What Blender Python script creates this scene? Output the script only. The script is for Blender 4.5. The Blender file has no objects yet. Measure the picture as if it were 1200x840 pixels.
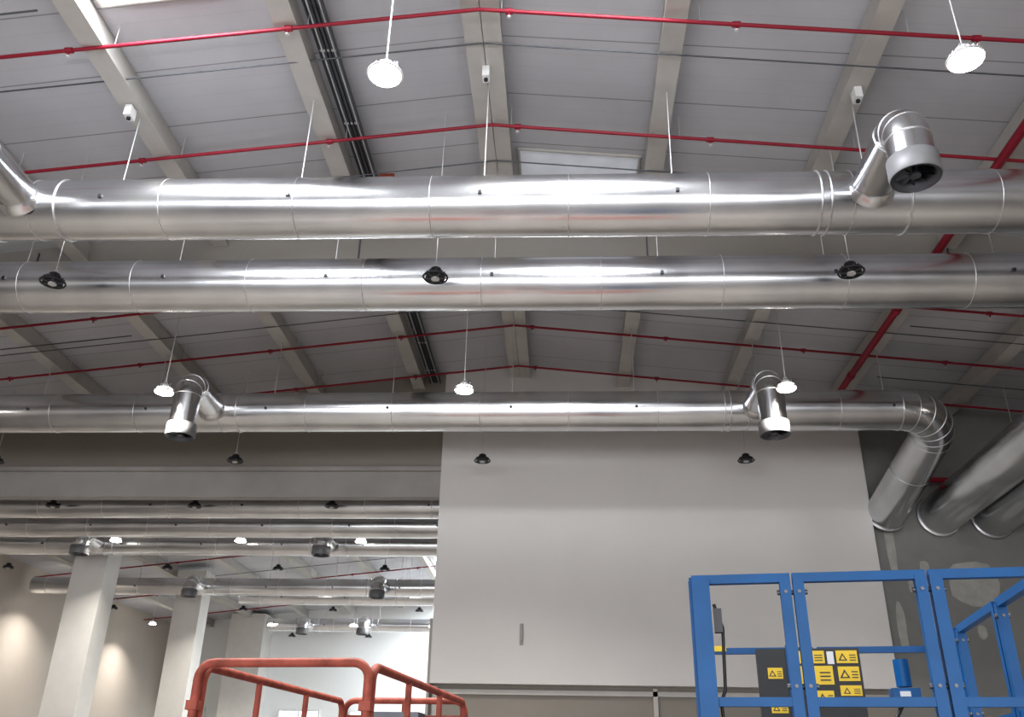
import bpy, math, random
from mathutils import Vector, Matrix
random.seed(4)
sc = bpy.context.scene
R = math.radians
# ------------------------------------------------------------------ materials
def mat(name, col, rough=0.6, metal=0.0, var=0.06, nscale=3.0, bump=0.0, bscale=40.0, emit=None, es=0.0, stretch=None, spec=0.5):
    m = bpy.data.materials.new(name); m.use_nodes = True
    nt = m.node_tree; b = nt.nodes['Principled BSDF']
    b.inputs['Roughness'].default_value = rough
    b.inputs['Metallic'].default_value = metal
    b.inputs['Specular IOR Level'].default_value = spec
    tc = nt.nodes.new('ShaderNodeTexCoord')
    src = tc.outputs['Object']
    if stretch:
        mp = nt.nodes.new('ShaderNodeMapping'); mp.inputs['Scale'].default_value = stretch
        nt.links.new(src, mp.inputs['Vector']); src = mp.outputs['Vector']
    n = nt.nodes.new('ShaderNodeTexNoise'); n.inputs['Scale'].default_value = nscale; n.inputs['Detail'].default_value = 5
    nt.links.new(src, n.inputs['Vector'])
    r = nt.nodes.new('ShaderNodeValToRGB')
    r.color_ramp.elements[0].position = 0.3; r.color_ramp.elements[1].position = 0.7
    r.color_ramp.elements[0].color = (*[max(0, c*(1-var)) for c in col], 1)
    r.color_ramp.elements[1].color = (*[min(1, c*(1+var)) for c in col], 1)
    nt.links.new(n.outputs['Fac'], r.inputs['Fac']); nt.links.new(r.outputs['Color'], b.inputs['Base Color'])
    if bump:
        n2 = nt.nodes.new('ShaderNodeTexNoise'); n2.inputs['Scale'].default_value = bscale; n2.inputs['Detail'].default_value = 3
        nt.links.new(src, n2.inputs['Vector'])
        bp = nt.nodes.new('ShaderNodeBump'); bp.inputs['Strength'].default_value = bump; bp.inputs['Distance'].default_value = 0.05
        nt.links.new(n2.outputs['Fac'], bp.inputs['Height']); nt.links.new(bp.outputs['Normal'], b.inputs['Normal'])
    if emit:
        b.inputs['Emission Color'].default_value = (*emit, 1); b.inputs['Emission Strength'].default_value = es
    return m

def roof_mat():
    m = mat('roof_panel_white', (0.50, 0.503, 0.53), 0.55, 0, 0.10, 0.5)
    nt = m.node_tree; b = nt.nodes['Principled BSDF']
    base = b.inputs['Base Color'].links[0].from_socket
    tc = nt.nodes.new('ShaderNodeTexCoord'); sp = nt.nodes.new('ShaderNodeSeparateXYZ')
    nt.links.new(tc.outputs['Object'], sp.inputs[0])
    def line(period, width, off=0.0):
        a = nt.nodes.new('ShaderNodeMath'); a.operation = 'ADD'; a.inputs[1].default_value = 100+off
        nt.links.new(sp.outputs['Y'], a.inputs[0])
        d = nt.nodes.new('ShaderNodeMath'); d.operation = 'DIVIDE'; d.inputs[1].default_value = period
        nt.links.new(a.outputs[0], d.inputs[0])
        f = nt.nodes.new('ShaderNodeMath'); f.operation = 'FRACT'; nt.links.new(d.outputs[0], f.inputs[0])
        l = nt.nodes.new('ShaderNodeMath'); l.operation = 'LESS_THAN'; l.inputs[1].default_value = width/period
        nt.links.new(f.outputs[0], l.inputs[0]); return l.outputs[0]
    def mix(fac, c2, amt, base):
        mu = nt.nodes.new('ShaderNodeMath'); mu.operation = 'MULTIPLY'; mu.inputs[1].default_value = amt
        nt.links.new(fac, mu.inputs[0])
        x = nt.nodes.new('ShaderNodeMixRGB'); x.inputs[2].default_value = (*c2, 1)
        nt.links.new(mu.outputs[0], x.inputs[0]); nt.links.new(base, x.inputs[1]); return x.outputs[0]
    c = mix(line(1.15, 0.022), (0.12, 0.12, 0.13), 0.6, base)
    c = mix(line(0.2875, 0.02), (0.25, 0.25, 0.27), 0.10, c)
    nt.links.new(c, b.inputs['Base Color'])
    return m

def galv(name, base=0.66, rough=0.3, wob=.35):
    m = bpy.data.materials.new(name); m.use_nodes = True
    nt = m.node_tree; b = nt.nodes['Principled BSDF']; b.inputs['Metallic'].default_value = 1.0
    tc = nt.nodes.new('ShaderNodeTexCoord')
    n = nt.nodes.new('ShaderNodeTexNoise'); n.inputs['Scale'].default_value = 1.0; n.inputs['Detail'].default_value = 2
    nt.links.new(tc.outputs['Object'], n.inputs['Vector'])
    r = nt.nodes.new('ShaderNodeValToRGB'); r.color_ramp.elements[0].position = 0.3; r.color_ramp.elements[1].position = 0.7
    r.color_ramp.elements[0].color = (base*0.86, base*0.87, base*0.90, 1); r.color_ramp.elements[1].color = (min(1,base*1.1), min(1,base*1.105), min(1,base*1.12), 1)
    nt.links.new(n.outputs['Fac'], r.inputs['Fac']); nt.links.new(r.outputs[0], b.inputs['Base Color'])
    rr = nt.nodes.new('ShaderNodeMapRange'); rr.inputs['From Min'].default_value=.3; rr.inputs['From Max'].default_value=.7
    rr.inputs['To Min'].default_value = rough*0.85; rr.inputs['To Max'].default_value = rough*1.15
    nt.links.new(n.outputs['Fac'], rr.inputs['Value']); nt.links.new(rr.outputs[0], b.inputs['Roughness'])
    n2 = nt.nodes.new('ShaderNodeTexNoise'); n2.inputs['Scale'].default_value = 1.3; n2.inputs['Detail'].default_value = 0
    mp = nt.nodes.new('ShaderNodeMapping'); mp.inputs['Scale'].default_value = (0.6, 0.9, 0.9)
    nt.links.new(tc.outputs['Object'], mp.inputs[0]); nt.links.new(mp.outputs[0], n2.inputs['Vector'])
    bp = nt.nodes.new('ShaderNodeBump'); bp.inputs['Strength'].default_value = wob; bp.inputs['Distance'].default_value = 0.06
    nt.links.new(n2.outputs['Fac'], bp.inputs['Height']); nt.links.new(bp.outputs[0], b.inputs['Normal'])
    return m

M_roof = roof_mat()
M_beam = mat('beam_paint_beige', (0.48, 0.465, 0.44), 0.5, 0, 0.05)
M_galv = galv('galvanised_steel', 0.75, 0.235, .4)
M_galv2 = galv('galvanised_steel_bead', 0.72, 0.42)
M_collar = mat('nozzle_collar_grey', (0.22, 0.22, 0.23), 0.5, .2)
M_red = mat('sprinkler_red', (0.27, 0.009, 0.028), 0.45)
M_wallw = mat('plaster_white', (0.70, 0.685, 0.67), 0.85, 0, 0.025, 0.7, 0.05, 60)
M_fascia = mat('header_fascia', (0.38, 0.37, 0.355), 0.85, 0, 0.08, 1.2)
M_wallh = mat('header_panel_beige', (0.30, 0.275, 0.245), 0.8, 0, 0.04, 0.5)
M_girder = mat('girder_beige', (0.28, 0.262, 0.238), 0.7, 0, 0.04, 0.5)
M_wallg = mat('plasterboard_grey', (0.25, 0.25, 0.24), 0.9, 0, 0.1, 1.2)
M_patch = mat('joint_compound', (0.40, 0.40, 0.375), 0.9, 0, 0.12, 5)
M_wallfar = mat('far_wall_white', (0.80, 0.82, 0.82), 0.8, 0, 0.03, 0.4)
M_wallside = mat('side_wall_warm', (0.50, 0.455, 0.41), 0.8, 0, 0.04, 0.4)
M_floor = mat('concrete_floor', (0.21, 0.197, 0.185), 0.45, 0, 0.15, 0.8)
M_col = mat('column_white', (0.66, 0.65, 0.63), 0.7, 0, 0.03)
M_rod = mat('rod_zinc', (0.6, 0.6, 0.6), 0.45, 0.3)
M_dark = mat('dark_fitting', (0.03, 0.03, 0.035), 0.45, 0)
M_dkgal = mat('tray_dark_steel', (0.12, 0.125, 0.14), 0.45, 0.5)
M_blue = mat('lift_blue', (0.006, 0.095, 0.27), 0.45, 0, 0.1, 6, spec=.3)
M_orange = mat('lift_orange', (0.31, 0.085, 0.06), 0.6, 0, 0.32, 14, spec=.25)
M_yellow = mat('sticker_yellow', (0.85, 0.58, 0.03), 0.5)
M_white = mat('plastic_white', (0.75, 0.75, 0.75), 0.5)
M_black = mat('plastic_black', (0.015, 0.016, 0.018), 0.5)
M_lensoff = mat('lens_unlit', (0.55, 0.55, 0.55), 0.3)
M_lens = mat('lens_lit', (1, 1, 1), 0.4, emit=(1.0, 0.95, 0.86), es=30)
M_sky = mat('skylight_polycarbonate', (0.9, 0.9, 0.9), 0.4, emit=(0.93, 0.96, 1.0), es=12)
M_roofglow = mat('roof_panel_glow', (0.75, 0.78, 0.84), 0.4, emit=(0.8, 0.88, 1.0), es=0.08)  # lighter roof panel, its extra brightness put in as faint emission
M_win = mat('window_daylight', (0.9, 0.9, 0.9), 0.3, emit=(0.85, 0.95, 1.0), es=1.2)
M_tyre = mat('tyre_rubber', (0.03, 0.03, 0.03), 0.8)

# ------------------------------------------------------------------ mesh builder
class MB:
    def __init__(s): s.v=[]; s.f=[]; s.m=[]; s.sm=[]; s.mats=[]
    def mi(s, m):
        if m not in s.mats: s.mats.append(m)
        return s.mats.index(m)
    def add(s, vs, fs, m, smooth=False):
        o=len(s.v); s.v += [tuple(v) for v in vs]; k=s.mi(m)
        for f in fs: s.f.append([o+i for i in f]); s.m.append(k); s.sm.append(smooth)
    def box(s, lo, hi, m, mtx=None):
        x0,y0,z0=lo; x1,y1,z1=hi
        vs=[Vector(p) for p in [(x0,y0,z0),(x1,y0,z0),(x1,y1,z0),(x0,y1,z0),(x0,y0,z1),(x1,y0,z1),(x1,y1,z1),(x0,y1,z1)]]
        if mtx: vs=[mtx@v for v in vs]
        s.add(vs,[(0,3,2,1),(4,5,6,7),(0,1,5,4),(1,2,6,5),(2,3,7,6),(3,0,4,7)],m)
    def prism(s, poly, y0, y1, m):  # XZ polygon extruded in Y
        n=len(poly); vs=[(x,y0,z) for x,z in poly]+[(x,y1,z) for x,z in poly]
        fs=[tuple(range(n)), tuple(range(2*n-1,n-1,-1))]+[(i,n+i,n+(i+1)%n,(i+1)%n) for i in range(n)]
        s.add(vs,fs,m)
    def sweep(s, pts, r, m, seg=12, caps=True, smooth=True, t0=None):
        pts=[Vector(p) for p in pts]; n=len(pts)
        rs=r if isinstance(r,(list,tuple)) else [r]*n
        ts=[]
        for i in range(n):
            if i==0: t=Vector(t0) if t0 else pts[1]-pts[0]
            elif i==n-1: t=pts[-1]-pts[-2]
            else: t=(pts[i+1]-pts[i]).normalized()+(pts[i]-pts[i-1]).normalized()
            ts.append(t.normalized())
        up=Vector((0,0,1)) if abs(ts[0].z)<0.9 else Vector((0,1,0))
        u=(up-ts[0]*up.dot(ts[0])).normalized()
        vs=[]; rings=[]
        for i in range(n):
            u=(u-ts[i]*u.dot(ts[i])).normalized(); w=ts[i].cross(u)
            ring=[pts[i]+(u*math.cos(2*math.pi*k/seg)+w*math.sin(2*math.pi*k/seg))*rs[i] for k in range(seg)]
            rings.append(ring); vs+=ring
        fs=[(i*seg+k,i*seg+(k+1)%seg,(i+1)*seg+(k+1)%seg,(i+1)*seg+k) for i in range(n-1) for k in range(seg)]
        s.add(vs,fs,m,smooth)
        if caps:
            s.add(rings[0],[tuple(range(seg-1,-1,-1))],m); s.add(rings[-1],[tuple(range(seg))],m)
    def cyl(s,a,b,r,m,seg=12,caps=True): s.sweep([a,b],r,m,seg,caps)
    def torus(s,c,ax,Rr,r,m,seg=40,ms=6):
        c=Vector(c); ax=Vector(ax).normalized()
        up=Vector((0,0,1)) if abs(ax.z)<0.9 else Vector((0,1,0))
        u=(up-ax*up.dot(ax)).normalized(); w=ax.cross(u); vs=[]
        for i in range(seg):
            a=2*math.pi*i/seg; d=u*math.cos(a)+w*math.sin(a)
            for j in range(ms):
                b=2*math.pi*j/ms; vs.append(c+d*(Rr+r*math.cos(b))+ax*(r*math.sin(b)))
        fs=[(i*ms+j,((i+1)%seg)*ms+j,((i+1)%seg)*ms+(j+1)%ms,i*ms+(j+1)%ms) for i in range(seg) for j in range(ms)]
        s.add(vs,fs,m,True)
    def build(s,name,loc=(0,0,0),rz=0.0,tilt=0.0,piv=(0,0,0)):
        if tilt:
            p=Vector(piv); M=Matrix.Translation(p)@Matrix.Rotation(tilt,4,'Y')@Matrix.Translation(-p)
            s.v=[tuple(M@Vector(v)) for v in s.v]
        me=bpy.data.meshes.new(name); me.from_pydata(s.v,[],s.f)
        for m in s.mats: me.materials.append(m)
        me.polygons.foreach_set('material_index',s.m); me.polygons.foreach_set('use_smooth',s.sm); me.update()
        o=bpy.data.objects.new(name,me); o.location=loc; o.rotation_euler=(0,0,rz); sc.collection.objects.link(o); return o

# ------------------------------------------------------------------ camera
EYE=1.6; F=1035.0; PITCH=R(25.7); YAW=R(3.6); ROLL=R(1.12)
r0=Vector((math.cos(YAW),math.sin(YAW),0)); fw=Vector((-math.sin(YAW)*math.cos(PITCH),math.cos(YAW)*math.cos(PITCH),math.sin(PITCH)))
u0=r0.cross(fw)
cr=r0*math.cos(ROLL)+u0*math.sin(ROLL); cu=u0*math.cos(ROLL)-r0*math.sin(ROLL)
cd=bpy.data.cameras.new('camera'); cam=bpy.data.objects.new('camera',cd); sc.collection.objects.link(cam)
cam.matrix_world=Matrix(((cr.x,cu.x,-fw.x,0),(cr.y,cu.y,-fw.y,0),(cr.z,cu.z,-fw.z,EYE),(0,0,0,1)))
cd.sensor_width=36; cd.lens=F*36/1200; cd.clip_end=300
sc.camera=cam

# ------------------------------------------------------------------ shell
RX=-1.05; RZ=11.17; SL=0.108
XL=-21.0; XR=13.0; Y0=-14.0; YW=20.2; YE=48.0; XW=-2.93
def rz(x): return RZ-SL*abs(x-RX)
b=MB(); b.box((XL-1,Y0-4,-0.2),(XR+1,YE+1,0),M_floor); b.build('floor')
b=MB()
T=0.25
b.prism([(XL-.3,rz(XL-.3)),(RX,RZ),(XR+.3,rz(XR+.3)),(XR+.3,rz(XR+.3)+T),(RX,RZ+T),(XL-.3,rz(XL-.3)+T)],Y0,YE+.3,M_roof)
b.build('ceiling')
b=MB(); b.box((XL-.3,Y0,0),(XL,YE,rz(XL)+.1),M_wallside); b.build('wall_left')
b=MB(); b.box((XR,Y0,0),(XR+.3,YE,rz(XR)+.1),M_wallh); b.build('wall_right')
b=MB(); b.prism([(XL,0),(XR,0),(XR,rz(XR)),(RX,RZ),(XL,rz(XL))],YE,YE+.3,M_wallfar)
b.build('wall_far')
b=MB(); b.prism([(XL,6.5),(XR,6.5),(XR,rz(XR)),(RX,RZ),(XL,rz(XL))],Y0,Y0+.3,M_wallh); b.build('wall_back')
b=MB()
b.prism([(XL,8.42),(XW,8.42),(XW,rz(XW)),(XL,rz(XL))],YW+.05,YW+.45,M_wallh)
b.box((XL,YW-.02,8.36),(XW,YW+.45,8.46),M_fascia)
b.box((XL,YW+.1,7.74),(XW,YW+.4,8.36),M_fascia)
b.build('wall_header')
b=MB()
b.prism([(XW,3.54),(7.05,3.54),(7.05,rz(7.05)),(RX,RZ),(XW,rz(XW))],YW,YW+.35,M_wallw)
b.build('wall_front')
b=MB()
b.prism([(XW,0),(7.05,0),(7.05,3.54),(XW,3.54)],YW+.3,YW+.5,M_wallh)
b.prism([(7.05,0),(XR,0),(XR,rz(XR)),(7.05,rz(7.05))],YW+.25,YW+.5,M_wallg)
b.build('wall_recess')
b=MB()
for x in (XW+.05,1.9,6.2):
    b.box((x,YW+.2,0),(x+.1,YW+.32,3.5),M_beam)
b.box((XW+.05,YW+.2,3.34),(7,YW+.32,3.44),M_beam)
b.build('trim_1')
b=MB()
b.box((XW-.06,YW-.02,0),(XW+.0,YW+.4,4.9),M_fascia); b.build('trim_2')
b=MB()
for (x0,z0,x1,z1) in [(8.6,5.3,9.7,6.3),(10.3,5.2,11.5,6.3),(7.35,6.0,7.55,8.0),(7.3,4.4,7.5,5.4),(8.0,4.7,8.25,6.3),(11.8,5.0,12.6,6.4),(7.7,5.6,7.95,5.9),(9.0,4.6,9.2,4.9)]:
    n=14; vs=[]
    for k in range(n):
        a=2*math.pi*k/n; rr=random.uniform(.7,1.0)
        vs.append(((x0+x1)/2+(x1-x0)/2*max(-1,min(1,1.35*math.cos(a)*rr)),YW+.245,(z0+z1)/2+(z1-z0)/2*max(-1,min(1,1.35*math.sin(a)*rr))))
    b.add(vs,[tuple(range(n))],M_patch)
b.build('joint_compound_patches')
b=MB(); b.box((-.98,YW-.04,4.35),(-.9,YW,4.8),M_fascia); b.box((-.96,YW-.07,4.42),(-.92,YW-.04,4.72),M_fascia); b.build('wall_handle_cover')

# transverse girder
b=MB(); b.prism([(XL,9.0),(RX,9.92),(XR,9.0+.0),(XR,rz(XR)-.0),(RX,RZ),(XL,rz(XL))],13.2,13.55,M_girder)
for x in (-9.5,-3.6,1.5,6.6): b.box((x-.01,13.17,9.4),(x+.01,13.2,rz(x)-.1),M_dkgal)
b.build('transverse_girder')

# purlin beams
bx=[RX+2.55*k for k in range(-7,6)]
for x in bx:
    b=MB(); z=rz(x)
    if abs(x-RX)<.01:
        for sx in (-1,1):
            b.box((x+sx*.13-.11,Y0+.3,z-.34),(x+sx*.13+.11,YE,z-.02),M_beam)
            b.box((x+sx*.13-.125,Y0+.3,z-.37),(x+sx*.13+.125,YE,z-.34),M_beam)
        b.build('ridge_beam')
    else:
        b.box((x-.12,Y0+.3,z-.33),(x+.12,YE,z-.0),M_beam)
        b.box((x-.15,Y0+.3,z-.36),(x+.15,YE,z-.33),M_beam)
        b.build('roof_beam')
# skylights, a lighter roof panel, added glowing panels
def sky(x0,x1,y0,y1,m):
    b=MB(); z0=rz(x0)-.02; z1=rz(x1)-.02
    b.add([(x0,y0,z0),(x1,y0,z1),(x1,y1,z1),(x0,y1,z0)],[(0,1,2,3)],m)
    for a,c in (((x0,y0,z0),(x1,y0,z1)),((x0,y1,z0),(x1,y1,z1)),((x0,y0,z0),(x0,y1,z0)),((x1,y0,z1),(x1,y1,z1))):
        b.cyl(a,c,.03,M_beam,6)
    b.build('skylight_or_added_panel')
sky(-5.95,-4.0,4.6,8.06,M_sky); sky(-.7,1.3,4.6,7.4,M_sky); sky(-.7,1.3,11.7,13.1,M_roofglow)
for x in (-5.8,-.7,1.8): sky(x,x+2,39,46,M_sky)  # added glowing panels, hidden from the camera, to brighten the far hall
# sprinkler pipes transverse
def roofline(b,y,drop,r,m,x0=XL+.2,x1=XR-.2,seg=8):
    b.sweep([(x0,y,rz(x0)-drop),(RX,y,RZ-drop),(x1,y,rz(x1)-drop)],r,m,seg)
for y,tl in ((8.4,.012),(10.65,.007),(15.1,0),(17.25,0),(19.35,0),(24,0),(29,0),(34,0),(39,0),(44,0)):
    b=MB(); roofline(b,y,.44,.026,M_red)
    x=RX-17.0
    while x<12.5:
        z=rz(x)-.44
        b.cyl((x-.05,y,z),(x+.05,y,z),.04,M_red,8)
        b.cyl((x,y,z),(x,y,z-.09),.013,M_red,6); b.cyl((x,y,z-.09),(x,y,z-.11),.025,M_rod,8)
        x+=2.9
    for x in bx:
        if XL<x<XR: b.cyl((x+.3,y,rz(x+.3)-.44),(x+.3,y,rz(x+.3)-.02),.006,M_rod,5)
    b.build('sprinkler_pipe',tilt=tl,piv=(RX,y,RZ))
b=MB(); b.cyl((6.35,Y0+.3,rz(6.35)-.54),(6.35,YW,rz(6.35)-.54),.07,M_red,12)
for y in range(-12,20,3): b.cyl((6.35,y,rz(6.35)-.54),(6.35,y+.15,rz(6.35)-.54),.085,M_red,12)
b.build('sprinkler_main_pipe')
b=MB(); b.cyl((7.4,YW-.3,8.05),(12.9,YW-.3,7.95),.06,M_red,12); b.cyl((9.4,YW-.3,8.0),(9.55,YW-.3,8.0),.08,M_red,12); b.build('sprinkler_branch_pipe')
# conduits
for y in (9.05,11.6,16.3,26,37):
    b=MB(); roofline(b,y,.375,.012,M_dkgal,seg=6)
    b.build('conduit_run',tilt=.01 if y<10 else 0,piv=(RX,y,RZ))
for (x0,x1,y) in ((6.9,12.5,15.9),(7.0,12.5,18.3),(-20,-6.5,7.7),(-20,-9,9.9),(-20,-9,16.0)):
    b=MB(); b.cyl((x0,y,rz(x0)-.4),(x1,y,rz(x1)-.4),.014,M_dkgal,6); b.build('conduit_run')
# cable tray
b=MB(); x=-3.2; z=rz(x)-.24
b.box((x-.13,Y0+.4,z+.02),(x+.13,YE-.2,z+.03),M_dkgal)
b.box((x-.13,Y0+.4,z-.03),(x-.12,YE-.2,z+.05),M_dkgal); b.box((x+.12,Y0+.4,z-.03),(x+.13,YE-.2,z+.05),M_dkgal)
y=Y0+.5
while y<YE-.3: b.box((x-.12,y,z-.0),(x+.12,y+.03,z+.02),M_rod); y+=1.5
for dx,m in ((-.08,M_rod),(-.03,M_black),(.03,M_black),(.09,M_rod)):
    b.cyl((x+dx,Y0+.5,z),(x+dx,YE-.3,z),.013,m,6)
b.build('cable_tray')
for bxx in (-6.15,-1.05,4.05):
    b=MB(); y=9.55; b.box((bxx-.05,y-.08,rz(bxx)-.55),(bxx+.05,y+.08,rz(bxx)-.37),M_white); b.cyl((bxx,y,rz(bxx)-.55),(bxx,y,rz(bxx)-.58),.03,M_dark,10); b.build('junction_box')
b=MB(); b.box((-3.0,11.7,rz(-3)-.45),(-2.75,11.85,rz(-3)-.3),M_orange); b.build('electrical_enclosure')

# ------------------------------------------------------------------ ducts
DZ=8.6; DR=0.415
def arc(c,a,b_,n=7,):
    c=Vector(c);a=Vector(a)-c;b2=Vector(b_)-c
    return [c+a*math.cos(t*math.pi/2/n)+b2*math.sin(t*math.pi/2/n) for t in range(n+1)]
def nozzle(b,x,y,z,L=1.6,r=.25,drop=.52,R0=.415,M_c=None):
    M_c=M_c or M_collar
    rr=.3
    p0=Vector((x,y,z-.04)); a=Vector((x,y-L+rr,z))
    ar=arc((x,y-L+rr,z-rr),a,(x,y-L,z-rr),6)
    b.sweep([p0]+ar+[Vector((x,y-L,z-rr-drop))],r,M_galv,28,caps=False)
    b.sweep([(x,y-R0*.80,z-.05),(x,y-R0*.98,z-.04),(x,y-R0*1.08,z-.03)],[r+.05,r+.03,r+.002],M_galv,28,caps=False)
    b.torus((x,y-L+rr,z),(0,1,0),r,.01,M_galv2)
    for i in (2,4): 
        t=(ar[i+1]-ar[i-1]); b.torus(ar[i],t,r,.007,M_galv2)
    b.torus((x,y-L,z-rr),(0,0,1),r,.01,M_galv2)
    zb=z-rr-drop
    b.sweep([(x,y-L,zb+.26),(x,y-L,zb+.25),(x,y-L,zb+.02),(x,y-L,zb)],[r,r+.03,r+.03,r+.02],M_c,28,caps=False)
    b.sweep([(x,y-L,zb),(x,y-L,zb+.01),(x,y-L,zb+.2)],[r+.02,r-.02,r-.05],M_dkgal,28,caps=False)
    b.cyl((x,y-L,zb+.19),(x,y-L,zb+.2),r-.04,M_black,28)
    b.cyl((x,y-L,zb+.03),(x,y-L,zb+.2),.06,M_dkgal,12)
    for k in range(10):
        a=2*math.pi*k/10; c,s=math.cos(a),math.sin(a); c2,s2=math.cos(a+.35),math.sin(a+.35)
        b.add([(x+.05*c,y-L+.05*s,zb+.06),(x+(r-.03)*c,y-L+(r-.03)*s,zb+.05),(x+(r-.03)*c2,y-L+(r-.03)*s2,zb+.14),(x+.05*c2,y-L+.05*s2,zb+.14)],[(0,1,2,3)],M_dkgal)
def clip(b,x,y,z,r):
    b.box((x-.022,y-r*.985-.03,z-r*.15-.03),(x+.022,y-r*.985+.02,z-r*.15+.02),M_dark)
def duct(y,z,r,x0,x1,ringx,noz=(),tail=None,sp=1.82,rods=True,name='spiral_air_duct',tr=None,nd={},tilt=0):
    b=MB()
    b.sweep([(x0,y,z),(x1,y,z)],r,M_galv,72,caps=not tail)
    x=ringx-sp*20
    while x<x1:
        if x>x0: b.torus((x,y,z),(1,0,0),r,.006,M_galv2,72)
        x+=sp
    for nx in noz:
        nozzle(b,nx,y,z,R0=r,**nd)
        for dx in (-.62,-.50,.5):
            b.torus((nx+dx,y,z),(1,0,0),r+.003,.013,M_galv2,56)
    if tail:
        n=len(tail)+1; tr=tr or r
        rs=[r+(tr-r)*min(1,i/5) for i in range(n)]
        b.sweep([(x1,y,z)]+tail,rs,M_galv,48,caps=False,t0=(1,0,0))
        b.torus((x1,y,z),(1,0,0),r+.002,.012,M_galv2,56)
        for i in range(0,len(tail)-1):
            t=Vector(tail[i+1])-(Vector(tail[i-1]) if i else Vector((x1,y,z)))
            b.torus(tail[i],t,rs[i+1],.009,M_galv2,48)
        b.torus(tail[-1],Vector(tail[-1])-Vector(tail[-2]),tr+.01,.035,M_galv2,48)
    if rods:
        for bxx in bx:
            if x0+.3<bxx<x1: 
                b.cyl((bxx,y,z+r-.02),(bxx,y,rz(bxx)-.36),.009,M_rod,6); clip(b,bxx+.0,y,z,r)
    return b.build(name,tilt=tilt,piv=(-1,y,z))
def bend(x1,y,z,R_,end,mid,zb,n=6):
    out=[]
    for i in range(1,n+1):
        t=i/n*math.pi/2
        out.append((x1+R_*math.sin(t),y+R_*(1-math.cos(t)),z-(z-zb)*(i/n)**2))
    return out+list(mid)+[end]
duct(9.8,DZ,DR,-20.5,8.85,-1.72,(3.95,-7.3),tail=bend(8.85,9.8,DZ,1.0,(9.85,YW+.22,7.4),[(9.85,13.5,7.7)],8.3),tr=.46,tilt=.009)
duct(11.85,DZ,DR,-20.5,7.8,-1.22,(),tail=bend(7.8,11.85,DZ,.95,(8.65,YW+.22,7.4),[(8.75,14.6,7.65)],8.3),tr=.46,tilt=.006)
duct(17.07,DZ,DR,-20.5,6.8,-1.7,(3.9,-7.3),tail=bend(6.8,17.07,DZ,.95,(7.4,YW+.22,7.35),[(7.62,19.0,7.95)],8.35),tr=.43,nd=dict(drop=.85))
H2=8.2
nd2=dict(drop=.3,L=1.2)
duct(23.2,H2+.14,.33,-20.5,1,-1.7,(),name='hall_air_duct')
duct(25.0,H2+.06,.33,-20.5,1,-1.2,(),name='hall_air_duct')
duct(27.0,H2,.33,-20.5,1,-1.7,(-7.2,-14.6),name='hall_air_duct',nd=nd2)
duct(33.6,H2,.32,-20.5,1,-1.7,(-6.8,-13.8),name='hall_air_duct',nd=nd2)
duct(35.6,H2,.30,-13,1,-1.2,(),name='hall_air_duct')
duct(42.5,H2,.30,-14,1,-1.7,(-9.2,-12),name='hall_air_duct',nd=nd2)

# ------------------------------------------------------------------ columns
for (x,y) in ((-15.3,28.3),(-15.35,36.5)):
    b=MB(); h=rz(x)-.3
    b.box((x-.55,y-.45,0),(x+.55,y+.45,h),M_col)
    b.box((x-.6,y-.5,h-.25),(x+.6,y+.5,h),M_col); b.box((x-.58,y-.48,0),(x+.58,y+.48,.15),M_dkgal)
    b.build('concrete_column')
b=MB(); b.box((-17.3,YE-1.6,0),(-15.5,YE,rz(-17)-.1),M_col); b.box((-17.35,YE-1.65,0),(-15.45,YE,.2),M_dkgal); b.build('wall_pilaster')
k=1
for x in (-20.6,-14.6,-10.9,-8.2):
    b=MB(); b.box((x,YE-.06,3.4),(x+2.0,YE-.02,4.75),M_win)
    b.box((x-.08,YE-.1,3.3),(x+2.08,YE,3.4),M_white); b.box((x-.08,YE-.1,4.75),(x+2.08,YE,4.85),M_white)
    for dx in (-.08,.96,2.0): b.box((x+dx,YE-.1,3.4),(x+dx+.08,YE,4.75),M_white)
    b.build('window_%d'%k); k+=1

# ------------------------------------------------------------------ high-bay lamps
def lamp_mesh(lit):
    b=MB(); m=M_rod if lit else M_dark
    b.sweep([(0,0,.0),(0,0,.0),(0,0,.03),(0,0,.05),(0,0,.06)],[.15,.185,.185,.16,.09],m,36)
    for k in range(18):
        a=2*math.pi*k/18; mt=Matrix.Rotation(a,4,'Z'); b.box((.07,-.004,.05),(.15,.004,.07),m,mt)
    b.sweep([(0,0,.05),(0,0,.14),(0,0,.16)],[.085,.08,.05],m,20)
    b.torus((0,0,.005),(0,0,1),.172,.015,m,36)
    if lit:
        b.cyl((0,0,-.02),(0,0,.0),.16,M_lens,32)
        b.torus((0,0,-.032),(0,0,1),.07,.005,M_rod,24)
        b.cyl((.1,0,.07),(.1,0,.16),.03,M_dkgal,12)
    else:
        b.cyl((0,0,-.01),(0,0,.0),.14,M_black,32); b.cyl((0,0,-.03),(0,0,0),.06,M_lensoff,20)
        for k in range(6):
            mt=Matrix.Rotation(math.pi*k/3,4,'Z'); b.box((.05,-.008,-.02),(.17,.008,-.008),M_dkgal,mt)
    b.torus((0,0,.19),(0,1,0),.03,.006,M_rod,14)
    return b
lit_b=lamp_mesh(True); off_b=lamp_mesh(False)
LZ=6.5+EYE
def lamp(x,y,lit,pw=70,z=LZ):
    b=MB(); src=lit_b if lit else off_b
    b.v=list(src.v); b.f=list(src.f); b.m=list(src.m); b.sm=list(src.sm); b.mats=list(src.mats)
    b.cyl((0,0,.2),(0,0,rz(x)-z-.0),.008,M_rod,6)
    o=b.build('highbay_lamp',(x,y,z))
    if lit:
        l=bpy.data.lights.new('lamp_light','AREA'); l.shape='DISK'; l.size=.34; l.energy=pw; l.color=(1,.94,.86); l.spread=R(125)
        lo=bpy.data.objects.new('lamp_light',l); lo.parent=o; lo.location=(0,0,-.05); sc.collection.objects.link(lo)
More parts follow.
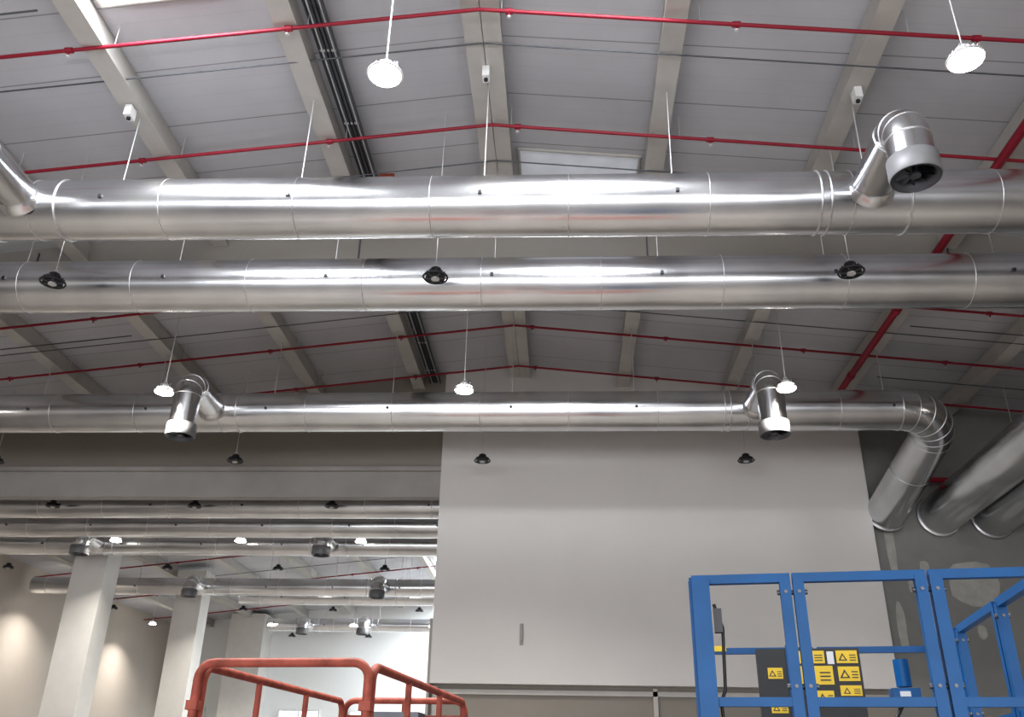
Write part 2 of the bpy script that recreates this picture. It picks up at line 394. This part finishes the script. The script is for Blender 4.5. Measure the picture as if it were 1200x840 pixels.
for i,y in enumerate((2.8,6.85,10.8,14.8,18.75)):
    for x in (-13.1,-7.45,-1.80,4.03,9.9):
        lamp(x,y,i%2==1,150,LZ+(.06 if i==1 else 0))
for i,y in enumerate((22.4,26.1,30,34,38,42,45.5)):
    for x in (-19.4,-13.7,-9.8,-6.1): lamp(x,y,i%2==1,130)

# ------------------------------------------------------------------ lifts
def chassis(b,W,L,zd,m,deck=None):
    b.box((0,0,zd-.1),(W,L,zd),m); b.box((.03,.03,zd),(W-.03,L-.03,zd+.01),deck or M_dkgal)
    b.box((.05,.1,.22),(W-.05,L-.1,.5),m)
    for x in (.0,W-.12):
        for y in (.35,L-.35):
            b.cyl((x,y,.2),(x+.12,y,.2),.2,M_tyre,24); b.cyl((x-.005,y,.2),(x+.125,y,.2),.1,M_white,16)
    n=3; h=(zd-.1-.5)/n
    for i in range(n):
        for x in (.12,W-.18):
            for s in (0,1):
                y0,y1=(.25,L-.25) if s==0 else (L-.25,.25)
                a=Vector((x+.03*s,y0,.5+h*i)); c=Vector((x+.03*s,y1,.5+h*(i+1)))
                b.cyl(a,c,.035,m,6)
def bar(b,a,c,w,m):
    a=Vector(a);c=Vector(c); d=(c-a); L=d.length; q=d.to_track_quat('Z','Y').to_matrix().to_4x4()
    b.box((-w/2,-w/2,0),(w/2,w/2,L),m,Matrix.Translation(a)@q)
b=MB(); W=1.42; L=2.3; zt=2.42; zm=zt-.5; zd=zt-1.1
chassis(b,W,L,zd,M_blue)
def panel(x0,x1,y,z0=zd,w0=.045,w1=.045):
    bar(b,(x0,y,z0),(x0,y,zt),w0,M_blue); bar(b,(x1,y,z0),(x1,y,zt),w1,M_blue)
    bar(b,(x0-w0/2,y,zt),(x1+w1/2,y,zt),.038,M_blue)
    bar(b,(x0,y,zm),(x1,y,zm),.036,M_blue); b.box((x0,y-.01,z0),(x1,y+.01,z0+.15),M_blue)
panel(.03,.385,0,w0=.075); panel(.44,.93,0); panel(.99,W,0,w0=.05)
panel(.03,.68,L); panel(.75,W,L)
bar(b,(.05,L-.02,zm-.1),(W-.02,L-.02,zm-.1),.05,M_blue)
for x in (.0,W):
    for y0,y1 in ((.03,.7),(.76,1.5),(1.56,L)):
        bar(b,(x,y0,zt),(x,y1,zt),.04,M_blue); bar(b,(x,y0,zm),(x,y1,zm),.036,M_blue)
        bar(b,(x,y0,zd),(x,y0,zt),.045,M_blue); bar(b,(x,y1,zd),(x,y1,zt),.045,M_blue)
        b.box((x-.01,y0,zd),(x+.01,y1,zd+.15),M_blue)
for x,y in ((.385,0),(.44,0),(.93,0),(.99,0),(0,0.7),(W,.7),(W,1.5),(0,1.5)):
    for zz in (zt-.06,zm+.06):
        b.cyl((x-.035,y,zz),(x+.035,y,zz),.011,M_dkgal,8)
        b.cyl((x,y-.028,zz),(x,y+.028,zz),.008,M_dkgal,8)
# control box
cx0,cx1=.33,.95; cy=L-.25
b.box((cx0,cy,zt-.56),(cx1,cy+.12,zt-.02),M_black)
b.box((cx0-.02,cy+.02,zt-.60),(cx1+.02,cy+.14,zt-.56),M_blue)
b.box((cx0+.18,cy-.02,zt-.56),(cx0+.205,cy+.0,zt-.0),M_blue)
for (sx,sz,sw,sh) in ((.25,-.11,.16,.075),(.48,-.11,.125,.075),(.24,-.235,.21,.11),(.48,-.215,.125,.085),(.06,-.2,.09,.065),(.34,-.35,.10,.08),(.48,-.3,.125,.06),(.06,-.4,.1,.06)):
    x=cx0+sx; b.box((x,cy-.006,zt+sz),(x+sw,cy,zt+sz+sh),M_yellow)
    xc=x+sw*.3; zc=zt+sz+sh*.2; k=sh*.35
    b.add([(xc-k,cy-.008,zc),(xc+k,cy-.008,zc),(xc,cy-.008,zc+sh*.6)],[(0,1,2)],M_black)
    b.add([(xc-k*.55,cy-.009,zc+sh*.08),(xc+k*.55,cy-.009,zc+sh*.08),(xc,cy-.009,zc+sh*.42)],[(0,1,2)],M_yellow)
    for q in range(3): b.box((x+sw*.62,cy-.008,zc+sh*.2*q),(x+sw*.92,cy-.007,zc+sh*(.2*q+.07)),M_black)
b.box((cx0+.425,cy-.007,zt-.115),(cx0+.465,cy,zt-.04),M_white)
b.cyl((W-.22,L-.15,zt-.08),(W-.22,L-.15,zt-.24),.045,M_blue,14); b.box((W-.3,L-.2,zt-.32),(W-.14,L-.05,zt-.25),M_blue); b.box((W-.26,L-.21,zt-.3),(W-.2,L-.2,zt-.27),M_white)
b.sweep([(W-.22,L-.15,zt-.3),(W-.3,L-.2,zt-.42),(W-.45,L-.2,zt-.48),(W-.5,L-.1,zt-.6)],.012,M_black,8)
b.box((.05,L-.036,zt-.005),(.15,L-.03,zt+.03),M_yellow); b.box((.56,-.035,zd+.02),(.72,-.03,zd+.13),M_yellow)
b.sweep([(.08,.02,zt-.1),(.11,.02,zt-.2),(.10,.03,zt-.45),(.08,.02,zm),(.11,.03,zd)],.007,M_black,8)
b.box((.075,-.0,zt-.22),(.11,.04,zt-.12),M_dark)
b.build('scissor_lift',(.57,3.97,0),R(-9))
def orange_lift(loc,rot,W=.8,L=1.98,zt=2.07,deck=None):
    b=MB(); zd=zt-1.1; zm=zt-.5
    chassis(b,W,L,zd,M_orange,deck)
    def ucorner(a,c,z=zt,z0=zd,rr=.07,r=.02):
        a=Vector(a);c=Vector(c);d=(c-a).normalized(); pts=[Vector((a.x,a.y,z0))]
        for i in range(7):
            t=i/6*math.pi/2; pts.append(Vector((a.x,a.y,z-rr+rr*math.sin(t)))+d*rr*(1-math.cos(t)))
        for i in range(7):
            t=i/6*math.pi/2; pts.append(Vector((c.x,c.y,z-rr+rr*math.cos(t)))-d*rr*(1-math.sin(t)))
        pts.append(Vector((c.x,c.y,z0))); b.sweep(pts,r,M_orange,12)
    ucorner((0,0,0),(W,0,0)); ucorner((0,L,0),(W,L,0))
    ucorner((-.0,.05,0),(-.0,L-.05,0),z=zt-.01); ucorner((W,.05,0),(W,L-.05,0),z=zt-.01)
    for y in (.65,1.3):
        for x in (0,W): b.cyl((x,y,zd),(x,y,zt-.02),.016,M_orange,10)
    b.cyl((W/2,L,zd),(W/2,L,zt),.016,M_orange,10)
    for x in (0,W): b.cyl((x,0,zm),(x,L,zm),.016,M_orange,10); b.box((x-.01,0,zd),(x+.01,L,zd+.15),M_orange)
    for y in (0,L): b.cyl((0,y,zm),(W,y,zm),.016,M_orange,10); b.box((0,y-.01,zd),(W,y+.01,zd+.15),M_orange)
    b.cyl((0,L,zt-.1),(W,L,zt-.1),.014,M_orange,10)
    for (x,y) in ((0,0),(W,0),(0,L),(W,L)): b.box((x-.026,y-.026,zt-.2),(x+.026,y+.026,zt-.16),M_orange)
    b.box((.25,L-.2,zt-.3),(.55,L-.03,zt-.08),M_dkgal)
    b.build('platform_lift',loc,rot)
orange_lift((-1.65,4.13,0),R(-6.4))
orange_lift((-1.7,7.6,0),R(84),W=.9,L=2.4,zt=1.9,deck=M_orange)  # unseen lift with orange deck, added for reflections in the ducts
orange_lift((2.0,7.9,0),R(88),W=.9,L=2.4,zt=1.9,deck=M_orange)  # another unseen lift, added to put orange into the duct reflections

# ------------------------------------------------------------------ light
def area(name,loc,rot,sx,sy,e,col):
    l=bpy.data.lights.new(name,'AREA'); l.shape='RECTANGLE'; l.size=sx; l.size_y=sy; l.energy=e; l.color=col
    o=bpy.data.objects.new(name,l); o.location=loc; o.rotation_euler=rot; sc.collection.objects.link(o)
area('skylight_or_hall_fill',(-5.0,6.3,rz(-4.9)-.15),(0,0,0),1.5,3.0,450,(.93,.96,1))
area('skylight_or_hall_fill',(.3,6.0,rz(.3)-.15),(0,0,0),1.9,2.7,450,(.93,.96,1))
for x in (-4.8,.3,2.8): area('skylight_or_hall_fill',(x,42.5,rz(x)-.15),(0,0,0),1.8,6.5,600,(.9,.97,1))  # added fill lights under the hidden panels, brighten the far wall
area('open_back_fill',(-3,Y0+.5,3.2),(R(90),0,0),20,5.5,2100,(.97,.975,1))  # added fill light at the unseen open back of the hall
w=bpy.data.worlds.new('world'); sc.world=w; w.use_nodes=True
w.node_tree.nodes['Background'].inputs[0].default_value=(.88,.93,1,1); w.node_tree.nodes['Background'].inputs[1].default_value=.8
sc.view_settings.view_transform='Standard'
try: sc.view_settings.look='Medium High Contrast'
except Exception as e:
    print('LOOK',e)
sc.view_settings.exposure=0.2
